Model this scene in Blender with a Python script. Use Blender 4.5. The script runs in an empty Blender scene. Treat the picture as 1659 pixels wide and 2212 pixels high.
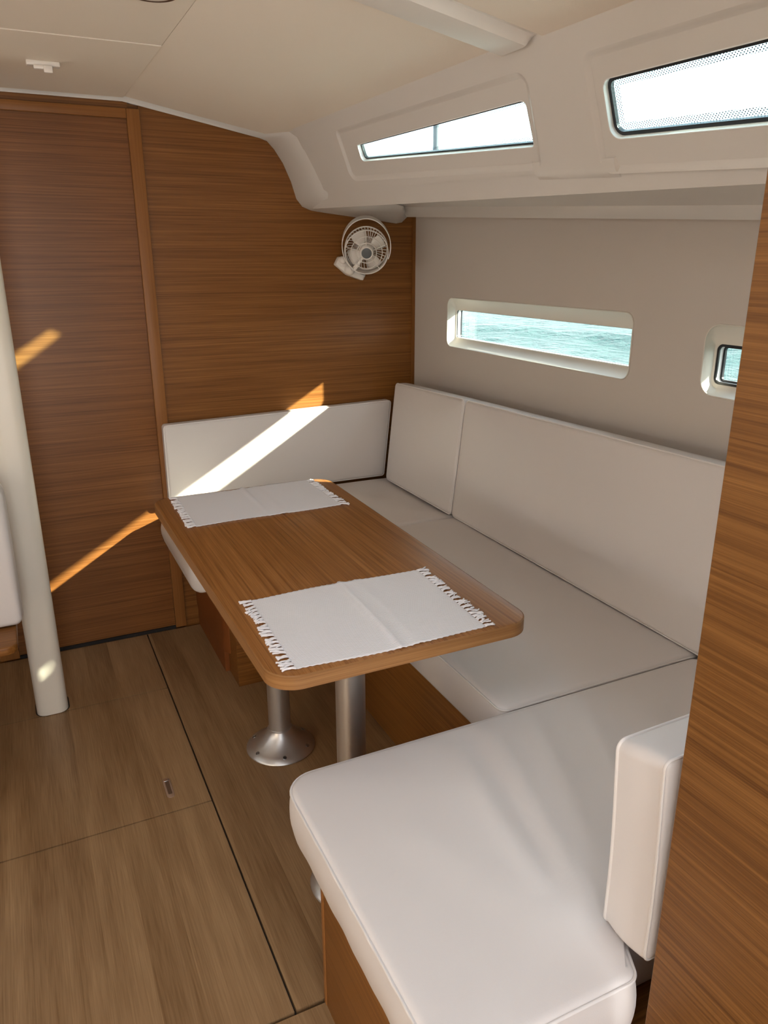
import bpy, bmesh, math, random
from mathutils import Vector, Matrix
random.seed(7)
S = bpy.context.scene
COL = S.collection
PI = math.pi

# ------------------------------------------------------------------ camera
cam_d = bpy.data.cameras.new('camera'); cam = bpy.data.objects.new('camera', cam_d); COL.objects.link(cam)
cam_d.sensor_fit = 'HORIZONTAL'; cam_d.sensor_width = 36.0; cam_d.lens = 36.0 * 1645.0 / 1659.0
cam_d.clip_start = 0.02; cam_d.clip_end = 3000
yaw, pitch, roll = math.radians(25.536), math.radians(18.343), math.radians(-0.128)
fw = Vector((math.sin(yaw) * math.cos(pitch), math.cos(yaw) * math.cos(pitch), -math.sin(pitch)))
r0 = Vector((math.cos(yaw), -math.sin(yaw), 0)); u0 = r0.cross(fw)
rg = r0 * math.cos(roll) + u0 * math.sin(roll); up = -r0 * math.sin(roll) + u0 * math.cos(roll)
mw = Matrix((rg, up, -fw)).transposed().to_4x4(); mw.translation = Vector((0, 0, 1.4))
cam.matrix_world = mw
S.camera = cam

# ------------------------------------------------------------------ world, sun, portals, exposure
SKY = 3.6
SUN_E = 24.0
w = bpy.data.worlds.new('world'); S.world = w; w.use_nodes = True
nt = w.node_tree; nt.nodes.clear()
out = nt.nodes.new('ShaderNodeOutputWorld'); bg = nt.nodes.new('ShaderNodeBackground')
tc = nt.nodes.new('ShaderNodeTexCoord'); sep = nt.nodes.new('ShaderNodeSeparateXYZ'); cr = nt.nodes.new('ShaderNodeValToRGB')
cr.color_ramp.elements[0].position = 0.0; cr.color_ramp.elements[0].color = (1.0, 0.985, 0.96, 1)
cr.color_ramp.elements[1].position = 1.0; cr.color_ramp.elements[1].color = (0.80, 0.88, 1.0, 1)
nt.links.new(tc.outputs['Generated'], sep.inputs[0]); nt.links.new(sep.outputs['Z'], cr.inputs['Fac'])
nt.links.new(cr.outputs['Color'], bg.inputs['Color']); nt.links.new(bg.outputs[0], out.inputs[0])
bg.inputs['Strength'].default_value = SKY
sd = bpy.data.lights.new('sun', 'SUN'); sun = bpy.data.objects.new('sun', sd); COL.objects.link(sun)
sd.energy = SUN_E; sd.angle = math.radians(0.9); sd.color = (1.0, 0.86, 0.66)
sun.rotation_euler = Vector((-1.0, 0.69, -0.61)).to_track_quat('-Z', 'Y').to_euler(); sun.location = (8, -5, 6)

def portal(name, loc, direction, sx, sy):
    d = bpy.data.lights.new(name, 'AREA'); d.shape = 'RECTANGLE'; d.size = sx; d.size_y = sy
    o = bpy.data.objects.new(name, d); COL.objects.link(o); o.location = loc
    o.rotation_euler = Vector(direction).to_track_quat('-Z', 'Y').to_euler()
    d.cycles.is_portal = True
    return o
portal('portal_companionway', (-0.1, -1.27, 1.05), (0, 1, 0), 0.95, 1.75)
portal('portal_sliding_hatch', (-0.1, -0.85, 2.02), (0, 0, -1), 0.95, 0.85)
portal('portal_deck_hatch', (-0.05, 0.45, 2.02), (0, 0, -1), 0.62, 0.62)
S.view_settings.view_transform = 'Standard'; S.view_settings.look = 'None'
S.view_settings.exposure = 0.68; S.view_settings.gamma = 1.0; S.view_settings.use_curve_mapping = False
S.cycles.use_denoising = True
S.cycles.max_bounces = 14; S.cycles.diffuse_bounces = 8; S.cycles.transparent_max_bounces = 24
S.cycles.sample_clamp_indirect = 12.0

# ------------------------------------------------------------------ helpers
def link(name, me, mat=None, parent=None):
    o = bpy.data.objects.new(name, me); COL.objects.link(o)
    if mat and not me.materials: me.materials.append(mat)
    if parent: o.parent = parent
    return o
def obj(name, verts, faces, mat=None, parent=None, smooth=False, angle=None):
    me = bpy.data.meshes.new(name); me.from_pydata([tuple(v) for v in verts], [], faces); me.update()
    bm = bmesh.new(); bm.from_mesh(me); bmesh.ops.recalc_face_normals(bm, faces=bm.faces); bm.to_mesh(me); bm.free()
    if smooth: me.shade_smooth()
    if angle is not None: me.set_sharp_from_angle(angle=math.radians(angle))
    return link(name, me, mat, parent)
def from_bm(name, bm, mat=None, parent=None, smooth=False, angle=None):
    me = bpy.data.meshes.new(name); bmesh.ops.recalc_face_normals(bm, faces=bm.faces); bm.to_mesh(me); bm.free()
    if smooth: me.shade_smooth()
    if angle is not None: me.set_sharp_from_angle(angle=math.radians(angle))
    return link(name, me, mat, parent)
def thing(name, label, cat, loc=(0, 0, 0), group=None):
    o = bpy.data.objects.new(name, None); COL.objects.link(o); o.location = loc; o.empty_display_size = 0.05
    return tag(o, label, cat, group)
def tag(o, label, cat=None, group=None, kind=None):
    o['label'] = label
    if cat: o['category'] = cat
    if group: o['group'] = group
    if kind: o['kind'] = kind
    return o
def struct(o, label=None):
    o['kind'] = 'structure'
    if label: o['label'] = label
    return o
def sgroup(name, label):
    o = bpy.data.objects.new(name, None); COL.objects.link(o); o.empty_display_size = 0.05
    return struct(o, label)
def box_bm(bm, x0, x1, y0, y1, z0, z1, bev=0.0, seg=2):
    vs = [bm.verts.new((x, y, z)) for x in (x0, x1) for y in (y0, y1) for z in (z0, z1)]
    fs = [(0, 1, 3, 2), (4, 6, 7, 5), (0, 4, 5, 1), (2, 3, 7, 6), (0, 2, 6, 4), (1, 5, 7, 3)]
    faces = [bm.faces.new([vs[i] for i in f]) for f in fs]
    if bev > 0:
        es = list({e for f in faces for e in f.edges})
        bmesh.ops.bevel(bm, geom=es, offset=bev, segments=seg, affect='EDGES', profile=0.5)
def box(name, x0, x1, y0, y1, z0, z1, mat, parent=None, bev=0.0, seg=2):
    bm = bmesh.new(); box_bm(bm, x0, x1, y0, y1, z0, z1, bev, seg)
    return from_bm(name, bm, mat, parent, smooth=bev > 0, angle=40 if bev > 0 else None)
def round_poly(pts, n=8):
    """pts: list of (x, y, r) -> outline with rounded corners"""
    out_ = []; N = len(pts)
    for i in range(N):
        p = Vector(pts[i][:2]); a = Vector(pts[i - 1][:2]); b = Vector(pts[(i + 1) % N][:2]); r = pts[i][2]
        if r <= 0: out_.append(tuple(p)); continue
        da = (a - p).normalized(); db = (b - p).normalized()
        ang = da.angle(db); t = r / math.tan(ang / 2)
        c = p + (da + db).normalized() * (r / math.sin(ang / 2))
        s = p + da * t; e = p + db * t
        a0 = math.atan2(s.y - c.y, s.x - c.x); a1 = math.atan2(e.y - c.y, e.x - c.x)
        d = (a1 - a0 + PI) % (2 * PI) - PI
        for k in range(n + 1):
            q = a0 + d * k / n; out_.append((c.x + r * math.cos(q), c.y + r * math.sin(q)))
    return out_
def rrect(x0, x1, y0, y1, r, n=8):
    return round_poly([(x0, y0, r), (x1, y0, r), (x1, y1, r), (x0, y1, r)], n)
def densify(pts, step):
    o = []; N = len(pts)
    for i in range(N):
        a = Vector(pts[i]); b = Vector(pts[(i + 1) % N]); L = (b - a).length
        k = max(1, int(L / step))
        for j in range(k): o.append(tuple(a.lerp(b, j / k)))
    return o
def area2(p): return sum(p[i][0] * p[(i + 1) % len(p)][1] - p[(i + 1) % len(p)][0] * p[i][1] for i in range(len(p)))
def inset(pts, d):
    N = len(pts); o = []
    for i in range(N):
        a = Vector(pts[i - 1]); p = Vector(pts[i]); b = Vector(pts[(i + 1) % N])
        t1 = (p - a); t2 = (b - p)
        if t1.length < 1e-9: t1 = t2
        if t2.length < 1e-9: t2 = t1
        t = (t1.normalized() + t2.normalized())
        t = t.normalized() if t.length > 1e-6 else t1.normalized()
        nrm = Vector((-t.y, t.x)); c = max(0.5, nrm.dot(Vector((-t1.y, t1.x)).normalized()))
        o.append(tuple(p + nrm * (d / c)))
    return o
def tube_vf(path, r, n=8, closed=False, base=0, rfun=None):
    V = []; F = []; N = len(path); P = [Vector(p) for p in path]; prev = None
    for i in range(N):
        if closed: t = (P[(i + 1) % N] - P[i - 1])
        else: t = P[min(i + 1, N - 1)] - P[max(i - 1, 0)]
        t.normalize()
        if prev is None:
            a = Vector((0, 0, 1)) if abs(t.z) < 0.9 else Vector((1, 0, 0)); nx = t.cross(a).normalized()
        else:
            nx = (prev - t * prev.dot(t)).normalized()
        prev = nx; ny = t.cross(nx); rr = r if rfun is None else rfun(i / max(1, N - 1))
        for k in range(n):
            q = 2 * PI * k / n; V.append(P[i] + nx * (rr * math.cos(q)) + ny * (rr * math.sin(q)))
    M = N if closed else N - 1
    for i in range(M):
        for k in range(n):
            a = base + i * n + k; b = base + i * n + (k + 1) % n
            c = base + ((i + 1) % N) * n + (k + 1) % n; d = base + ((i + 1) % N) * n + k
            F.append((a, b, c, d))
    if not closed:
        F.append(tuple(base + k for k in range(n))[::-1]); F.append(tuple(base + (N - 1) * n + k for k in range(n)))
    return V, F
def tube(name, path, r, mat, parent=None, n=8, closed=False, rfun=None):
    V, F = tube_vf(path, r, n, closed, rfun=rfun); return obj(name, V, F, mat, parent, smooth=True, angle=60)
def tubes(name, paths, r, mat, parent=None, n=6, closed=False):
    V = []; F = []
    for p in paths:
        v, f = tube_vf(p, r, n, closed, base=len(V)); V += v; F += f
    return obj(name, V, F, mat, parent, smooth=True, angle=60)
def lathe(name, prof, mat, parent=None, M=None, n=48, angle=35):
    V = []; F = []; M = M or Matrix()
    for (r, z) in prof:
        for k in range(n):
            q = 2 * PI * k / n; V.append(M @ Vector((r * math.cos(q), r * math.sin(q), z)))
    for i in range(len(prof) - 1):
        for k in range(n):
            F.append((i * n + k, i * n + (k + 1) % n, (i + 1) * n + (k + 1) % n, (i + 1) * n + k))
    F.append(tuple(range(n))[::-1]); F.append(tuple((len(prof) - 1) * n + k for k in range(n)))
    return obj(name, V, F, mat, parent, smooth=True, angle=angle)
def slab(name, outline, z0, z1, mat, parent=None, M=None, bev=0.0):
    """extruded outline with small rounded top and bottom edges"""
    M = M or Matrix(); rings = []
    if area2(outline) < 0: outline = outline[::-1]
    if bev > 0:
        for k in range(4):
            q = PI / 2 * k / 3; rings.append((inset(outline, bev * (1 - math.sin(q))), z0 + bev * (1 - math.cos(q))))
        for k in range(4):
            q = PI / 2 * k / 3; rings.append((inset(outline, bev * (1 - math.cos(q))), z1 - bev * (1 - math.sin(q))))
    else: rings = [(outline, z0), (outline, z1)]
    n = len(outline); V = [M @ Vector((x, y, z)) for r, z in rings for (x, y) in r]; F = []
    for i in range(len(rings) - 1):
        for k in range(n): F.append((i * n + k, i * n + (k + 1) % n, (i + 1) * n + (k + 1) % n, (i + 1) * n + k))
    F.append(tuple(range(n))[::-1]); F.append(tuple((len(rings) - 1) * n + k for k in range(n)))
    return obj(name, V, F, mat, parent, smooth=True, angle=40)
def pad(name, outline, z0, z1, r, mat, parent=None, M=None, puff=0.01, bulge=0.004, fn=None, nr=26, step=0.022, seam=True, seam_mat=None, bottom_seam=False, sidefn=None):
    """upholstered pad: outline in local xy, thickness in z, rounded welt edges, crowned top, piping as a child"""
    M = M or Matrix()
    if area2(outline) < 0: outline = outline[::-1]
    ol = densify(outline, step); n = len(ol)
    cx_ = sum(p[0] for p in ol) / n; cy_ = sum(p[1] for p in ol) / n
    rings = []
    for k in range(5):
        q = PI / 2 * k / 4; rings.append((inset(ol, r * (1 - math.sin(q))), z0 + r * (1 - math.cos(q))))
    for k in range(1, 6):
        t = k / 6; rings.append((inset(ol, -bulge * math.sin(PI * t)), z0 + r + (z1 - z0 - 2 * r) * t))
    for k in range(5):
        q = PI / 2 * k / 4; rings.append((inset(ol, r * (1 - math.cos(q))), z1 - r * (1 - math.sin(q))))
    V = []
    for ri, (rg_, z) in enumerate(rings):
        for (x, y) in rg_: V.append((x, y, z))
    inner = rings[-1][0]; nb = len(rings)
    for k in range(1, nr):
        s = 1 - (k / nr) ** 0.9 * 0.985
        for (x, y) in inner: V.append((cx_ + (x - cx_) * s, cy_ + (y - cy_) * s, z1 + puff * (1 - s ** 2.6)))
    if fn: V = [(x, y, z + fn(x, y) * max(0, min(1, (z - (z0 + z1) / 2) / ((z1 - z0) / 2)))) for (x, y, z) in V]
    if sidefn: V = [sidefn(*v) for v in V]
    F = []; R = nb + nr - 1
    for i in range(R - 1):
        for k in range(n): F.append((i * n + k, i * n + (k + 1) % n, (i + 1) * n + (k + 1) % n, (i + 1) * n + k))
    F.append(tuple(range(n))[::-1])
    lastr = V[(R - 1) * n:R * n]; V.append((sum(v[0] for v in lastr) / n, sum(v[1] for v in lastr) / n, sum(v[2] for v in lastr) / n))
    for k in range(n): F.append(((R - 1) * n + k, (R - 1) * n + (k + 1) % n, R * n))
    o = obj(name, [M @ Vector(v) for v in V], F, mat, parent, smooth=True)
    if seam:
        def ringpts(i, lift):
            return [M @ (Vector(V[i * n + k]) + Vector((0, 0, lift))) for k in range(n)]
        tube('piping', ringpts(nb - 4, 0.0008), 0.0026, seam_mat or mat, o, n=6, closed=True)
        if bottom_seam: tube('piping', ringpts(2, -0.0004), 0.0021, seam_mat or mat, o, n=6, closed=True)
    return o
def plate(name, outer, holes, to3, th, mat, parent=None, smooth=False):
    """flat plate in (u, v) with holes, extruded along w by th; to3(u, v, w)"""
    bm = bmesh.new(); loops = []
    for lp in [outer] + holes:
        vs = [bm.verts.new((u, v, 0)) for u, v in lp]
        es = [bm.edges.new((vs[i], vs[(i + 1) % len(vs)])) for i in range(len(vs))]; loops.append((vs, es))
    bmesh.ops.triangle_fill(bm, use_beauty=True, use_dissolve=False, edges=[e for _, es in loops for e in es])
    top = list(bm.faces)
    def inside(pt, poly):
        c = False
        for i in range(len(poly)):
            (x1, y1), (x2, y2) = poly[i], poly[i - 1]
            if (y1 > pt[1]) != (y2 > pt[1]) and pt[0] < (x2 - x1) * (pt[1] - y1) / (y2 - y1) + x1: c = not c
        return c
    kill = [f for f in top if any(inside(f.calc_center_median()[:2], h) for h in holes)]
    bmesh.ops.delete(bm, geom=kill, context='FACES_ONLY')
    top = list(bm.faces)
    ext = bmesh.ops.extrude_face_region(bm, geom=top)
    nv = [g for g in ext['geom'] if isinstance(g, bmesh.types.BMVert)]
    for v in nv: v.co.z = th
    for v in bm.verts: v.co = to3(v.co.x, v.co.y, v.co.z)
    return from_bm(name, bm, mat, parent, smooth=smooth)
def loft(name, rows, mat, parent=None, closed=False, smooth=True, angle=None, caps=False):
    n = len(rows[0]); V = [v for r in rows for v in r]; F = []
    m = n if closed else n - 1
    for i in range(len(rows) - 1):
        for k in range(m): F.append((i * n + k, i * n + (k + 1) % n, (i + 1) * n + (k + 1) % n, (i + 1) * n + k))
    if caps: F.append(tuple(range(n))[::-1]); F.append(tuple((len(rows) - 1) * n + k for k in range(n)))
    return obj(name, V, F, mat, parent, smooth=smooth, angle=angle)

# ------------------------------------------------------------------ materials
def mk(name):
    m = bpy.data.materials.new(name); m.use_nodes = True; t = m.node_tree; t.nodes.clear()
    o = t.nodes.new('ShaderNodeOutputMaterial'); b = t.nodes.new('ShaderNodeBsdfPrincipled'); t.links.new(b.outputs[0], o.inputs[0])
    return m, t, b
def plain(name, col, rough=0.5, metal=0.0, bump=0.0, bscale=300.0, spec=0.5, var=0.0):
    m, t, b = mk(name); b.inputs['Base Color'].default_value = (*col, 1); b.inputs['Roughness'].default_value = rough
    b.inputs['Metallic'].default_value = metal; b.inputs['Specular IOR Level'].default_value = spec
    if bump or var:
        tc = t.nodes.new('ShaderNodeTexCoord'); nz = t.nodes.new('ShaderNodeTexNoise'); nz.inputs['Scale'].default_value = bscale; nz.inputs['Detail'].default_value = 3
        t.links.new(tc.outputs['Object'], nz.inputs['Vector'])
        if bump:
            bp = t.nodes.new('ShaderNodeBump'); bp.inputs['Strength'].default_value = bump; bp.inputs['Distance'].default_value = 0.001
            t.links.new(nz.outputs['Fac'], bp.inputs['Height']); t.links.new(bp.outputs[0], b.inputs['Normal'])
        if var:
            mx = t.nodes.new('ShaderNodeMix'); mx.data_type = 'RGBA'
            mx.inputs['A'].default_value = (*[c * (1 - var) for c in col], 1); mx.inputs['B'].default_value = (*[min(1, c * (1 + var)) for c in col], 1)
            t.links.new(nz.outputs['Fac'], mx.inputs['Factor']); t.links.new(mx.outputs['Result'], b.inputs['Base Color'])
    return m
def veneer(name, dark, mid, light, axis, rough=0.38, fine=420.0, band=26.0, seed=0.0, contrast=1.0):
    """quarter-sawn veneer: fine straight grain along `axis` plus broader tone bands"""
    m, t, b = mk(name); tc = t.nodes.new('ShaderNodeTexCoord')
    def nz(scale_cross, scale_along, detail, off):
        mp = t.nodes.new('ShaderNodeMapping'); s = [scale_along if q in axis else scale_cross for q in 'xyz']
        mp.inputs['Scale'].default_value = s; mp.inputs['Location'].default_value = (off, off * 1.7, off * 0.6)
        n = t.nodes.new('ShaderNodeTexNoise'); n.inputs['Scale'].default_value = 1.0; n.inputs['Detail'].default_value = detail; n.inputs['Roughness'].default_value = 0.6
        t.links.new(tc.outputs['Object'], mp.inputs[0]); t.links.new(mp.outputs[0], n.inputs['Vector']); return n
    a = nz(fine * 1.5, 6.0, 3, seed); c = nz(band * 2.2, 0.9, 5, seed + 3.1); d = nz(fine * 0.45, 1.6, 3, seed + 9.7)
    m1 = t.nodes.new('ShaderNodeMath'); m1.operation = 'MULTIPLY_ADD'; m1.inputs[1].default_value = 0.36
    t.links.new(a.outputs['Fac'], m1.inputs[0])
    m2 = t.nodes.new('ShaderNodeMath'); m2.operation = 'MULTIPLY_ADD'; m2.inputs[1].default_value = 0.20; t.links.new(c.outputs['Fac'], m2.inputs[0])
    m3 = t.nodes.new('ShaderNodeMath'); m3.operation = 'MULTIPLY'; m3.inputs[1].default_value = 0.54; t.links.new(d.outputs['Fac'], m3.inputs[0])
    t.links.new(m3.outputs[0], m2.inputs[2]); t.links.new(m2.outputs[0], m1.inputs[2])
    r = t.nodes.new('ShaderNodeValToRGB'); e = r.color_ramp.elements
    h = 0.15 / contrast
    e[0].position = 0.55 - h; e[0].color = (*dark, 1); e[1].position = 0.55 + h; e[1].color = (*light, 1)
    k = e.new(0.55); k.color = (*mid, 1)
    t.links.new(m1.outputs[0], r.inputs['Fac']); t.links.new(r.outputs['Color'], b.inputs['Base Color'])
    b.inputs['Roughness'].default_value = rough
    b.inputs['Specular IOR Level'].default_value = 0.28
    bp = t.nodes.new('ShaderNodeBump'); bp.inputs['Strength'].default_value = 0.12; bp.inputs['Distance'].default_value = 0.0006
    t.links.new(a.outputs['Fac'], bp.inputs['Height']); t.links.new(bp.outputs[0], b.inputs['Normal'])
    return m
TD, TM, TL = (0.125, 0.044, 0.0085), (0.200, 0.079, 0.0170), (0.270, 0.117, 0.029)
teak_x = veneer('teak_grain_x', TD, TM, TL, 'x', contrast=1.0)
teak_y = veneer('teak_grain_y', TD, TM, TL, 'y', seed=4)
teak_z = veneer('teak_grain_z', TD, TM, TL, 'z', seed=8, contrast=0.8)
teak_table = veneer('teak_table', (0.165, 0.062, 0.0155), (0.265, 0.108, 0.029), (0.35, 0.155, 0.048), 'y', rough=0.33, seed=2, fine=330, contrast=1.15)
teak_trim = veneer('teak_trim', (0.21, 0.082, 0.021), (0.255, 0.104, 0.028), (0.30, 0.126, 0.036), 'z', rough=0.4, seed=6, contrast=0.7)
teak_trim_x = veneer('teak_trim_x', (0.21, 0.082, 0.021), (0.255, 0.104, 0.028), (0.30, 0.126, 0.036), 'x', rough=0.4, seed=6, contrast=0.7)
teak_door = veneer('teak_door', (0.120, 0.043, 0.0100), (0.185, 0.071, 0.0175), (0.245, 0.102, 0.029), 'x', rough=0.34, seed=11)
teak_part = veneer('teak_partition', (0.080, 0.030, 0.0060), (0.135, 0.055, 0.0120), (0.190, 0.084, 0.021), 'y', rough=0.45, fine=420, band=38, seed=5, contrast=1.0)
mahog = veneer('red_teak', (0.16, 0.046, 0.011), (0.20, 0.062, 0.015), (0.25, 0.08, 0.021), 'z', rough=0.4, seed=1, contrast=0.7)
edge_wood = veneer('table_edge', (0.20, 0.092, 0.030), (0.27, 0.130, 0.045), (0.34, 0.172, 0.065), 'xy', rough=0.4, seed=7, fine=350)
def oak_mat():
    m, t, b = mk('oak_floor'); tc = t.nodes.new('ShaderNodeTexCoord'); sp = t.nodes.new('ShaderNodeSeparateXYZ'); t.links.new(tc.outputs['Object'], sp.inputs[0])
    # printed strips about 8 cm wide, slightly wavering
    dv = t.nodes.new('ShaderNodeMath'); dv.operation = 'DIVIDE'; dv.inputs[1].default_value = 0.083; t.links.new(sp.outputs['X'], dv.inputs[0])
    fl = t.nodes.new('ShaderNodeMath'); fl.operation = 'FLOOR'; t.links.new(dv.outputs[0], fl.inputs[0])
    wn = t.nodes.new('ShaderNodeTexWhiteNoise'); wn.noise_dimensions = '1D'; t.links.new(fl.outputs[0], wn.inputs['W'])
    def nz(sc, detail, dist=0.0):
        mp = t.nodes.new('ShaderNodeMapping'); mp.inputs['Scale'].default_value = sc
        ad = t.nodes.new('ShaderNodeVectorMath'); ad.operation = 'ADD'; cb = t.nodes.new('ShaderNodeCombineXYZ')
        ml = t.nodes.new('ShaderNodeMath'); ml.operation = 'MULTIPLY'; ml.inputs[1].default_value = 7.3; t.links.new(wn.outputs['Value'], ml.inputs[0]); t.links.new(ml.outputs[0], cb.inputs['Y'])
        t.links.new(tc.outputs['Object'], ad.inputs[0]); t.links.new(cb.outputs[0], ad.inputs[1]); t.links.new(ad.outputs[0], mp.inputs[0])
        n = t.nodes.new('ShaderNodeTexNoise'); n.inputs['Scale'].default_value = 1; n.inputs['Detail'].default_value = detail; n.inputs['Distortion'].default_value = dist
        t.links.new(mp.outputs[0], n.inputs['Vector']); return n
    a = nz((330, 9, 1), 3); c = nz((26, 1.6, 1), 4, 0.6); d = nz((9, 2.0, 1), 2)
    def madd(src, k, prev):
        q = t.nodes.new('ShaderNodeMath'); q.operation = 'MULTIPLY_ADD'; q.inputs[1].default_value = k; t.links.new(src, q.inputs[0])
        if prev is None: q.inputs[2].default_value = 0
        else: t.links.new(prev, q.inputs[2])
        return q.outputs[0]
    v = madd(a.outputs['Fac'], 0.34, None); v = madd(c.outputs['Fac'], 0.40, v); v = madd(d.outputs['Fac'], 0.2, v); v = madd(wn.outputs['Value'], 0.10, v)
    r = t.nodes.new('ShaderNodeValToRGB'); e = r.color_ramp.elements
    e[0].position = 0.36; e[0].color = (0.175, 0.094, 0.037, 1); e[1].position = 0.68; e[1].color = (0.375, 0.238, 0.120, 1)
    k = e.new(0.52); k.color = (0.275, 0.166, 0.079, 1)
    t.links.new(v, r.inputs['Fac']); t.links.new(r.outputs['Color'], b.inputs['Base Color']); b.inputs['Roughness'].default_value = 0.42
    bp = t.nodes.new('ShaderNodeBump'); bp.inputs['Strength'].default_value = 0.15; bp.inputs['Distance'].default_value = 0.0006
    t.links.new(a.outputs['Fac'], bp.inputs['Height']); t.links.new(bp.outputs[0], b.inputs['Normal'])
    return m
oak = oak_mat()
vinyl = plain('white_vinyl', (0.645, 0.612, 0.595), 0.42, bump=0.10, bscale=900)
welt = plain('vinyl_welt', (0.70, 0.67, 0.65), 0.42)
headliner = plain('headliner', (0.86, 0.79, 0.69), 0.75, bump=0.25, bscale=700)
gelcoat = plain('gelcoat', (0.65, 0.630, 0.602), 0.28, var=0.02, bscale=3)
gel_beam = plain('gelcoat_beam', (0.80, 0.78, 0.74), 0.3)
hull_mat = plain('hull_lining', (0.56, 0.515, 0.47), 0.55, bump=0.08, bscale=800)
recess_mat = plain('window_recess', (0.66, 0.63, 0.57), 0.5)
postpaint = plain('post_paint', (0.74, 0.70, 0.61), 0.35)
white_pl = plain('white_plastic', (0.78, 0.74, 0.69), 0.35)
grey_pl = plain('grey_plastic', (0.11, 0.12, 0.125), 0.4)
rubber = plain('black_rubber', (0.012, 0.013, 0.018), 0.35)
dark = plain('dark_gap', (0.012, 0.009, 0.007), 0.8)
alu = plain('brushed_aluminium', (0.62, 0.61, 0.60), 0.36, metal=0.9, bump=0.05, bscale=500)
alu_white = plain('white_aluminium', (0.80, 0.80, 0.80), 0.3)
steel = plain('stainless', (0.7, 0.7, 0.72), 0.2, metal=1.0)
bronze = plain('bronze_rim', (0.10, 0.055, 0.035), 0.35, metal=0.3)
clearp = plain('handle_plastic', (0.30, 0.20, 0.14), 0.12)
cotton = None
def cotton_mat():
    m, t, b = mk('ribbed_cotton'); tc = t.nodes.new('ShaderNodeTexCoord')
    wv = t.nodes.new('ShaderNodeTexWave'); wv.wave_type = 'BANDS'; wv.bands_direction = 'Y'; wv.inputs['Scale'].default_value = 82; wv.inputs['Distortion'].default_value = 0.25; wv.inputs['Detail Scale'].default_value = 3
    t.links.new(tc.outputs['Object'], wv.inputs['Vector'])
    nz = t.nodes.new('ShaderNodeTexNoise'); nz.inputs['Scale'].default_value = 900; t.links.new(tc.outputs['Object'], nz.inputs['Vector'])
    ad = t.nodes.new('ShaderNodeMath'); ad.operation = 'MULTIPLY_ADD'; ad.inputs[1].default_value = 0.25; t.links.new(nz.outputs['Fac'], ad.inputs[0]); t.links.new(wv.outputs['Fac'], ad.inputs[2])
    bp = t.nodes.new('ShaderNodeBump'); bp.inputs['Strength'].default_value = 0.7; bp.inputs['Distance'].default_value = 0.0014
    t.links.new(ad.outputs[0], bp.inputs['Height']); t.links.new(bp.outputs[0], b.inputs['Normal'])
    b.inputs['Base Color'].default_value = (0.80, 0.78, 0.80, 1); b.inputs['Roughness'].default_value = 0.9; b.inputs['Specular IOR Level'].default_value = 0.2
    return m
cotton = cotton_mat()
yarn = plain('cotton_yarn', (0.83, 0.81, 0.83), 0.9, spec=0.2)
def glass_mat(name, tint, gloss=0.06):
    m = bpy.data.materials.new(name); m.use_nodes = True; t = m.node_tree; t.nodes.clear()
    o = t.nodes.new('ShaderNodeOutputMaterial'); tr = t.nodes.new('ShaderNodeBsdfTransparent'); gl = t.nodes.new('ShaderNodeBsdfGlossy'); mx = t.nodes.new('ShaderNodeMixShader')
    tr.inputs['Color'].default_value = (*tint, 1); gl.inputs['Roughness'].default_value = 0.02; mx.inputs['Fac'].default_value = gloss
    t.links.new(tr.outputs[0], mx.inputs[1]); t.links.new(gl.outputs[0], mx.inputs[2]); t.links.new(mx.outputs[0], o.inputs[0])
    return m
glass = glass_mat('hull_window_glass', (0.90, 0.97, 0.97))
glass_b = glass_mat('coach_window_glass', (0.80, 0.97, 1.0))
def frit_mat():
    m = bpy.data.materials.new('frit_dots'); m.use_nodes = True; t = m.node_tree; t.nodes.clear()
    o = t.nodes.new('ShaderNodeOutputMaterial'); tr = t.nodes.new('ShaderNodeBsdfTransparent'); df = t.nodes.new('ShaderNodeBsdfDiffuse'); mx = t.nodes.new('ShaderNodeMixShader')
    df.inputs['Color'].default_value = (0.02, 0.03, 0.05, 1)
    uv = t.nodes.new('ShaderNodeUVMap'); vr = t.nodes.new('ShaderNodeTexVoronoi'); vr.inputs['Randomness'].default_value = 0.0; vr.inputs['Scale'].default_value = 1.0
    mp = t.nodes.new('ShaderNodeMapping'); mp.inputs['Scale'].default_value = (1, 1, 1); t.links.new(uv.outputs[0], mp.inputs[0]); t.links.new(mp.outputs[0], vr.inputs['Vector'])
    lt = t.nodes.new('ShaderNodeMath'); lt.operation = 'LESS_THAN'; lt.inputs[1].default_value = 0.30; t.links.new(vr.outputs['Distance'], lt.inputs[0])
    t.links.new(lt.outputs[0], mx.inputs['Fac']); t.links.new(tr.outputs[0], mx.inputs[1]); t.links.new(df.outputs[0], mx.inputs[2]); t.links.new(mx.outputs[0], o.inputs[0])
    return m
frit = frit_mat()

# ------------------------------------------------------------------ the shell of the cabin
YB = 2.848            # forward bulkhead
XW = 1.497            # hull lining, right
XC = -0.046           # centreline of the boat
def mir(x): return 2 * XC - x

# floor: separate lift-out boards over a dark bilge
floor = sgroup('floor', 'oak-look cabin sole of separate lift-out boards')
box('sub_floor', -1.62, 1.62, -1.3, 2.9, -0.06, -0.013, dark, floor)
def board(x0, x1, y0, y1, g=0.0024):
    return box('floor_board', x0 + g, x1 - g, y0 + g, y1 - g, -0.014, 0.0, oak, floor)
b1 = board(-0.62, 0.32, 1.075, 1.760); b2 = board(-0.62, 0.32, 1.760, 2.400)
board(-0.62, 0.32, 2.400, 2.838); board(0.32, 1.5, 1.0775, 2.838); board(-0.62, 1.5, -1.29, 1.0725)
board(-1.6, -0.62, -1.29, 2.838)
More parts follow.
